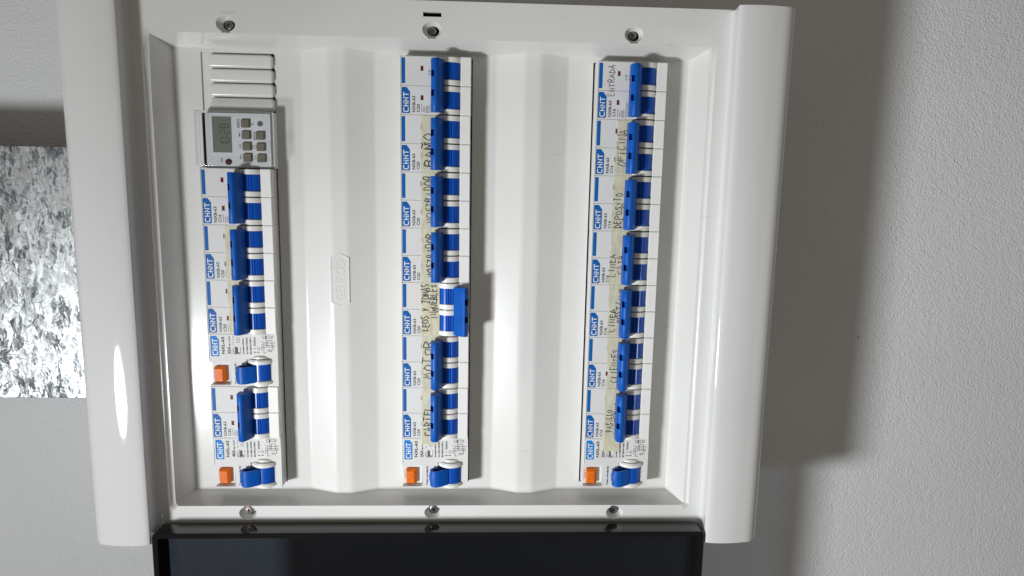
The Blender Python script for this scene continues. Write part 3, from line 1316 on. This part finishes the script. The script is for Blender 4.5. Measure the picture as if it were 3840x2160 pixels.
def rcd_lever():
    bm = bmesh.new()
    P = [(19.8, 1.8), (19.2, 4.0), (19.8, 6.2), (21.4, 7.6), (23.8, 7.9), (26.4, 7.0), (31.5, 3.7), (31.0, 1.0), (25.5, 0.4), (22.2, 0.9), (20.8, 1.0)]
    bulge = [(p[0] - (0.55 if p[0] < 21 else 0), p[1]) for p in P]
    st = [(3.6, [(23.3 + (a - 23.3) * .88, 4 + (b - 4) * .88) for a, b in P]), (4.1, P), (6.3, P), (8.0, bulge), (11.6, bulge), (13.2, P), (15.0, P)]
    rs = [[(u, v, w) for u, w in p] for v, p in st]
    vr = add_rings(bm, rs, cap=False)
    bm.faces.new(vr[0])
    # hollow end of the lever, open towards the top of the picture
    inn = [bm.verts.new((23.0 + (a - 23.0) * .62, 15.0, 4.3 + (b - 4.3) * .62)) for a, b in P]
    dp = [bm.verts.new((23.0 + (a - 23.0) * .6, 10.0, 4.3 + (b - 4.3) * .6)) for a, b in P]
    n = len(P)
    for i in range(n):
        j = (i + 1) % n
        bm.faces.new((vr[-1][i], vr[-1][j], inn[j], inn[i]))
        bm.faces.new((inn[i], inn[j], dp[j], dp[i]))
    bm.faces.new(dp)
    return finish(bm, "lever", BLUE, 38)


def rcd_button():
    bm = bmesh.new()
    P = [(2.4, 2.8), (9.6, 2.8), (9.6, 13.0), (2.4, 13.0)]
    Q = [(2.9, 3.3), (7.9, 3.3), (7.9, 11.7), (2.9, 11.7)]
    add_rings(bm, [[(x, y, -4.8) for x, y in P], [(x, y, -2.2) for x, y in P], [(x, y, -0.7) for x, y in Q]])
    return finish(bm, "test_button", ORANGE)


def rcd_symbol():
    bm = bmesh.new()
    add_stroke(bm, [(4.5, 9.6), (5.2, 9.6), (5.2, 8.2), (7.9, 8.2)], 0.26, -0.66)
    add_stroke(bm, [(4.8, 5.6), (4.8, 6.8)], 0.26, -0.66)
    add_stroke(bm, [(6.9, 5.0), (6.9, 7.9)], 0.24, -0.66)
    return finish(bm, "test_symbol", ORANGED)


def rcd_print(amp):
    bm = bmesh.new()
    w = -0.14
    text_geo(bm, "NXL-63", 2.0, 10.3, 22.3, w, length=11.6, bold=0.035)
    text_geo(bm, amp, 2.0, 14.2, 22.3, w, length=5.2, bold=0.035)
    text_geo(bm, "IΔn 0.03A", 1.0, 14.1, 27.9, w, length=6.7, bold=0.035)
    text_geo(bm, "240V~", 1.2, 16.6, 22.3, w, length=4.6)
    text_geo(bm, "1≤  0.1s", 1.1, 16.6, 28.8, w, length=5.8)
    add_stroke(bm, [(18.4, 30.2), (18.4, 33.4), (20.3, 33.4), (20.3, 30.2), (18.4, 30.2)], 0.18, w)
    add_stroke(bm, [(19.4, 30.6), (19.0, 31.3), (19.8, 32.2), (19.3, 33.0)], 0.16, w)
    text_geo(bm, "Im=IΔm=500A", 1.15, 23.1, 22.3, w, length=10.7, bold=0.035)
    text_geo(bm, "Inc=IΔc=6000A", 1.15, 25.5, 22.3, w, length=11.4, bold=0.035)
    text_geo(bm, "IEC/EN61008-1", 1.15, 27.9, 22.3, w, length=11.2, bold=0.035)
    text_geo(bm, "250721", 1.0, 27.4, 34.3, w, length=None, flip=True) if False else None
    text_geo(bm, "50/60Hz", 1.2, 30.7, 27.9, w, length=6.0, bold=0.035)
    add_stroke(bm, [(30.2, 25.5), (30.2, 27.0)], 0.25, w) if False else add_stroke(bm, [(29.2, 26.1), (30.8, 26.1)], 0.28, w)
    add_stroke(bm, [(32.6 + .8 * math.cos(t * math.pi / 6), 26.1 + .8 * math.sin(t * math.pi / 6)) for t in range(13)], 0.25, w)
    add_stroke(bm, [(29.8, 23.6), (32.8, 23.6)], 0.26, w)
    add_sheet(bm, [(29.2, 23.6), (30.2, 23.0), (30.2, 24.2)], w + .01)
    add_sheet(bm, [(33.4, 23.6), (32.4, 24.2), (32.4, 23.0)], w + .01)
    text_geo(bm, "Test regularly", 1.35, 17.5, 1.8, w, length=14.3, bold=0.035)
    return finish(bm, "printed_text", INK)


def rcd_diagram():
    bm = bmesh.new()
    w = -0.14
    t = 0.27
    st = [[(35.2, 25.0), (34.6, 25.0), (34.6, 26.8), (37.0, 26.8)], [(36.0, 22.9), (36.0, 30.8)], [(37.6, 26.4), (37.6, 34.8)],
          [(35.4, 23.2), (37.8, 23.2)], [(38.6, 27.2), (38.6, 31.6), (41.4, 31.6), (41.4, 27.2), (38.6, 27.2)],
          [(35.6, 33.0), (37.2, 33.0), (37.2, 34.8), (35.6, 34.8), (35.6, 33.0)], [(37.9, 33.2), (41.0, 33.2), (41.0, 34.7), (37.9, 34.7), (37.9, 33.2)],
          [(39.4, 24.2), (41.0, 24.2), (41.0, 25.3), (39.4, 25.3), (39.4, 24.2)], [(41.9, 24.7), (41.9, 28.4)], [(38.0, 24.7), (39.3, 24.7)],
          [(36.3, 28.4), (41.9, 28.4)], [(36.3, 30.0), (42.2, 30.0)], [(41.5, 33.0), (42.0, 34.8)]]
    for i, s in enumerate(st):
        add_stroke(bm, s, t, w + 0.004 * i)
    text_geo(bm, "N 1", 1.0, 35.4, 27.2, w, length=3.6)
    text_geo(bm, "N 2", 1.0, 43.4, 27.0, w, length=3.6)
    return finish(bm, "wiring_diagram", INK)


def rcd_test_word():
    bm = bmesh.new()
    text_geo(bm, "TEST", 1.3, 2.3, 4.3, -4.55, length=7.6)
    return finish(bm, "test_lettering", INKG)


def rcd(col, v0, amp, label):
    r = thing("residual_current_breaker", label, "circuit breaker", (NL[col], v0, 0), "residual current breakers in the board")
    h = part("housing", cached("rcd_h", rcd_housing), r)
    part("logo_plate", cached("rlogo", lambda: logo_plate(1.3, 20.7, 6.9, 34.6, LABELL, 2.2)), h, loc=(0, 0, -0.2))
    part("logo_lettering", cached("rlogot", lambda: logo_letters(2.6, 5.8, 21.6, 11.0, PRINTW)), h, loc=(0, 0, -0.2))
    part("printed_text", cached("rcd_p" + amp, lambda: rcd_print(amp)), h)
    part("wiring_diagram", cached("rcd_d", rcd_diagram), h)
    part("test_lettering", cached("rcd_t", rcd_test_word), h)
    b = part("test_button", cached("rcd_b", rcd_button), r)
    part("test_symbol", cached("rcd_s", rcd_symbol), b)
    part("drum", cached("rcd_dr", rcd_drum), r)
    part("collar", cached("rcd_ct", lambda: rcd_collar(True)), r, loc=(0, 15.9, 0))
    part("collar", cached("rcd_cb", lambda: rcd_collar(False)), r)
    part("lever", cached("rcd_l", rcd_lever), r)


rcd(0, 72, "25A", "residual current breaker marked 25A with orange test button, partway down the left column")
rcd(0, 0, "40A", "residual current breaker marked 40A with orange test button, foot of the left column")
rcd(1, 0, "25A", "residual current breaker marked 25A with orange test button, foot of the middle column")
rcd(2, 0, "25A", "residual current breaker marked 25A with orange test button, foot of the right column")

# =====================================================================================
# DIGITAL TIME SWITCH
# =====================================================================================
tm = thing("time_switch", "digital timer with grey display and clear cover below four white blanking strips", "timer",
           (NL[0] + 0.2, 216, 0))
bm = bmesh.new()
height_blocks(bm, [-0.2, 1.4, 4.0, 46.0], [0.4, 1.4, 34.4, 35.4], lambda u, v: -15.0 if 1.4 < u < 4.0 and 1.4 < v < 34.4 else -3.4, -34)
part("housing", finish(bm, "housing", TBODY, 40), tm)
bm = bmesh.new()
add_prism(bm, rrect(4.0, 1.3, 44.4, 34.4, 0.8), -3.4, -1.6, 0.3, 2, True)
fp = part("front_plate", finish(bm, "front_plate", TFACE, 40), tm)
Z = -1.6
bm = bmesh.new()
add_box(bm, (8.2, 9.8, Z), (20.2, 32.2, Z + 0.08))
lcd = part("display", finish(bm, "display", LCD), tm)


def seven(bm, d, v0, ut, ub, wd, w, t=0.48):
    segs = {'a': [(ut, v0 + .2), (ut, v0 + wd - .2)], 'g': [((ut + ub) / 2, v0 + .2), ((ut + ub) / 2, v0 + wd - .2)], 'd': [(ub, v0 + .2), (ub, v0 + wd - .2)],
            'f': [(ut + .35, v0), ((ut + ub) / 2 - .3, v0)], 'e': [((ut + ub) / 2 + .3, v0), (ub - .35, v0)],
            'b': [(ut + .35, v0 + wd), ((ut + ub) / 2 - .3, v0 + wd)], 'c': [((ut + ub) / 2 + .3, v0 + wd), (ub - .35, v0 + wd)]}
    on = {'1': 'bc', '0': 'abcdef', '2': 'abged', '8': 'abcdefg'}[d]
    for s in on:
        add_stroke(bm, segs[s], t, w)


bm = bmesh.new()
for d, v0 in (('1', 13.2), ('0', 16.6), ('2', 21.4), ('8', 25.2)):
    seven(bm, d, v0, 12.9, 18.6, 2.4, Z + 0.14)
add_sheet(bm, rrect(14.4, 20.0, 14.9, 20.5, .1, 2), Z + 0.14)
add_sheet(bm, rrect(16.6, 20.0, 17.1, 20.5, .1, 2), Z + 0.14)
text_geo(bm, "WE", 1.2, 18.6, 28.8, Z + 0.14) if False else None
part("display_digits", finish(bm, "display_digits", LCDI), lcd)


def key_mesh():
    bm = bmesh.new()
    add_prism(bm, rrect(0, 0, 5.2, 5.1, 0.4, 3), 0, 1.5, 0.3, 2, True)
    return finish(bm, "button", TBTN, 40)


for (u, v) in ((26.6, 25.6), (26.8, 18.4), (27.0, 11.3), (27.2, 4.3), (35.6, 18.2), (35.8, 11.1), (36.0, 4.1)):
    part("button", cached("key", key_mesh), tm, loc=(u, v, Z))
C24 = [(math.cos(t * math.pi / 12), math.sin(t * math.pi / 12)) for t in range(24)]
part("reset_button", prism([(38.2 + 1.75 * a, 28.2 + 1.75 * b) for a, b in C24], Z, Z + .3, TBTNG, "reset_button", 0.15), tm)
part("indicator_lamp", prism([(17.6 + 2.0 * a, 3.9 + 1.9 * b) for a, b in C24], Z, Z + .9, LEDM, "indicator_lamp", 0.4), tm)
bm = bmesh.new()
w = Z + 0.06
text_geo(bm, "RES/RCL", 1.6, 25.3, 25.4, w, length=5.8, bold=0.03)
text_geo(bm, "M+", 1.4, 25.7, 20.0, w, bold=0.02)
text_geo(bm, "H+", 1.4, 25.9, 13.0, w, bold=0.02)
text_geo(bm, "W+", 1.4, 26.1, 5.7, w, bold=0.02)
text_geo(bm, "R", 1.3, 34.2, 27.4, w, bold=0.02)
text_geo(bm, "MANUAL", 1.3, 34.9, 18.0, w, length=5.4, bold=0.02)
text_geo(bm, "C+", 1.3, 35.2, 5.8, w, bold=0.02)
text_geo(bm, "ON", 1.4, 14.0, 3.2, w, bold=0.02)
add_stroke(bm, [(34.2 + 1.1 * a, 13.6 + 1.1 * b) for a, b in C24 + C24[:1]], 0.22, w)
add_stroke(bm, [(33.6, 13.6), (34.2, 13.6), (34.2, 14.2)], 0.2, w)
part("printed_text", finish(bm, "printed_text", INKG), tm)


# clear box lid: four thin walls and a front sheet with a rounded edge
def lid():
    bm = bmesh.new()

    def ring(d, w, r):
        return [(x, y, w) for x, y in rrect(-0.3 + d, 0.6 + d, 45.6 - d, 35.4 - d, r, 5)]
    add_rings(bm, [ring(0, -4.6, 1.0), ring(0, 4.2, 1.0), ring(.35, 4.9, 1.0), ring(1.0, 5.2, 1.0)])
    return finish(bm, "clear_cover", CLEAR, 40)


part("clear_cover", lid(), tm)
bm = bmesh.new()
for d, wz in ((0.3, 5.3), (1.6, 5.24), (2.9, 4.7)):
    add_rings(bm, [[(x, y, wz) for x, y in rrect(-0.3 + d, 0.6 + d, 45.6 - d, 35.4 - d, .8, 4)],
                   [(x, y, wz) for x, y in rrect(0.1 + d, 1.0 + d, 45.2 - d, 35.0 - d, .6, 4)]], cap=False)
part("cover_rim", finish(bm, "cover_rim", EDGE), tm)
for a, b in ((1.5, 2.1), (3.1, 3.9)):  # shade in the gap beside the front plate, put in as black strips
    part("gap_shade_strip", box((a, 2.0, -9), (b, 33.8, -4.2), BLACK, "gap_shade_strip"), tm)
part("cover_latch", box((44.4, 9.5, 0.5), (46.4, 18.0, 3.2), CLEAR, "cover_latch", 0.4), tm)

# =====================================================================================
# HANDWRITTEN MASKING TAPE AND PENCIL
# =====================================================================================
TW = 0.16


def tape(col, v0, v1, ul, ur, label, words, seed, wav=0.25, lift=0.0):
    rnd = random.Random(seed)
    t = None
    n = 14
    left, right = [], []
    ph = rnd.uniform(0, 6)
    for i in range(n + 1):
        f = i / n
        v = v0 + (v1 - v0) * f
        a = ul(f) if callable(ul) else ul
        left.append((a + wav * (0.5 * math.sin(f * 7 + ph) + rnd.uniform(-.4, .4)), v))
        right.append((ur + rnd.uniform(-.08, .08), v))
    # torn ends
    m = 7
    top = [(left[-1][0] + (right[-1][0] - left[-1][0]) * k / m, v1 + rnd.uniform(-.45, .45)) for k in range(1, m)]
    bot = [(right[0][0] + (left[0][0] - right[0][0]) * k / m, v0 + rnd.uniform(-.45, .45)) for k in range(1, m)]
    P = left + top + right[::-1] + bot
    bm = bmesh.new()
    lo, hi = TW + lift, TW + 0.10 + lift
    f = bm.faces.new([bm.verts.new((x, y, hi)) for x, y in P])
    r = bmesh.ops.triangulate(bm, faces=[f])
    me = finish(bm, "tape_strip", TAPE)
    t = thing("tape_strip", label, "tape", (NL[col], 0, 0), "handwritten tape strips across the breakers", me)
    for k, (s, ut, ub, a, b, wd, sl) in enumerate(words):
        bm = bmesh.new()
        handwriting(bm, s, ut, ub, a, b, hi + 0.05, wd * 1.3, 0.12, sl, rnd)
        part("handwriting", finish(bm, "handwriting", PEN), t)
    return t


UR = 24.7
L0 = 0.0
tape(0, 143.6, 179.2, 13.7, UR, "yellowed masking tape with half-hidden scrawled letters, upper strip of the left column",
     [("VITRINA", 17.3, 22.5, 147.5, 175.5, .34, 0)], 1)
tape(0, 108.5, 143.4, 14.0, UR, "yellowed masking tape with two stray letters, lower strip of the left column",
     [("D", 18.6, 22.4, 112.5, 116.5, .34, 0), ("Y", 19.0, 23.5, 127.5, 132, .34, 0), ("I", 20.5, 24.0, 119.5, 122, .34, 0)], 2, lift=0.0)
tape(1, 216.6, 251.4, 12.7, UR, "yellowed masking tape handwritten BAÑO with a blotted letter",
     [("BAN~O", 15.2, 20.9, 219.5, 241.5, .5, 0), ("N", 15.2, 19.2, 230.0, 234.6, .75, 0)], 3)
tape(1, 180.6, 216.2, 12.9, UR, "yellowed masking tape handwritten MOSTRADOR, directly below the BAÑO strip",
     [("MOSTRADOR", 15.6, 20.9, 183.4, 214.2, .42, 0)], 4)
tape(1, 144.4, 180.3, 12.9, UR, "yellowed masking tape handwritten MOSTRADOR, directly above the LEDS strip",
     [("MOSTRADOR", 16.4, 21.3, 147.5, 176.5, .42, 0)], 5, lift=0.0)
tape(1, 107.6, 144.2, lambda f: 12.8, 25.2, "yellowed masking tape handwritten LEDS Y TOMAS INMUEBLES beside the lever thrown right",
     [("LEDS Y TOMAS", 13.3, 18.0, 111.2, 143.4, .46, 0), ("INMUEBLES", 18.9, 23.6, 119.4, 143.2, .46, 0)], 6)
tape(1, 72.2, 107.4, 13.0, UR, "yellowed masking tape handwritten MOTOR in large letters",
     [("MOTOR", 14.3, 20.2, 78.0, 105.2, .46, 0)], 7)
tape(1, 31.6, 71.9, 12.9, 24.6, "yellowed masking tape handwritten CARTEL that overlaps the orange-button unit",
     [("CARTEL", 14.2, 20.0, 37.6, 59.6, .5, 0)], 8)
tape(2, 216.4, 251.4, lambda f: 12.9 + 0.9 * f, 24.8, "yellowed masking tape handwritten OFICINA",
     [("OFiCiNA", 14.4, 19.6, 222.4, 246, .36, 0)], 9)
tape(2, 180.4, 216.2, lambda f: 12.1 + 0.9 * f, 24.8, "yellowed masking tape handwritten DEPOSITO",
     [("DEPOSiTO", 14.2, 18.6, 181.8, 205.4, .36, 0), ("DAS", 20.0, 23.6, 187.0, 199.0, .36, 0)], 10)
tape(2, 144.3, 180.2, lambda f: 12.0 + 0.6 * f, 24.8, "yellowed masking tape handwritten LINEA CAJA on two lines",
     [("LiNEA", 12.2, 16.0, 149.2, 165, .36, 0), ("CAJA", 17.6, 21.6, 151.3, 164.4, .36, 0)], 11)
tape(2, 108.3, 144.1, lambda f: 12.5 - .2 * f, 24.8, "yellowed masking tape handwritten LINEA MOST/INY on two lines",
     [("LiNEA", 13.4, 17.6, 111.6, 128, .36, 0), ("MOST/INY", 18.2, 22.4, 117.8, 142, .36, 0)], 12)
tape(2, 72.2, 108.1, lambda f: 12.6 + 1.6 * math.exp(-((f - .32) / .16) ** 2), 24.8, "yellowed masking tape handwritten CLIENTES with a scooped edge",
     [("CLIENTES", 16.0, 20.4, 76.4, 100, .38, 0)], 13)
tape(2, 26.8, 71.9, 12.6, 24.4, "yellowed masking tape handwritten PASILLO that overlaps the orange-button unit",
     [("PASiLLO", 14.4, 18.4, 41, 57.2, .36, 0), ("VESTUARiO", 19.8, 23.6, 45.4, 68.6, .34, 0)], 14)

# pencilled word on the face of the first breaker of the right column
bm = bmesh.new()
handwriting(bm, "ENTRADA", 6.6, 10.6, 266.2, 286.2, 0.09, 0.34, 0.08, 0, random.Random(21))
wr = thing("pencil_writing", "ENTRADA pencilled on the bare top breaker of the right column", "handwriting", (NL[2], 0, 0),
           me=finish(bm, "pencil_writing", PENCIL))
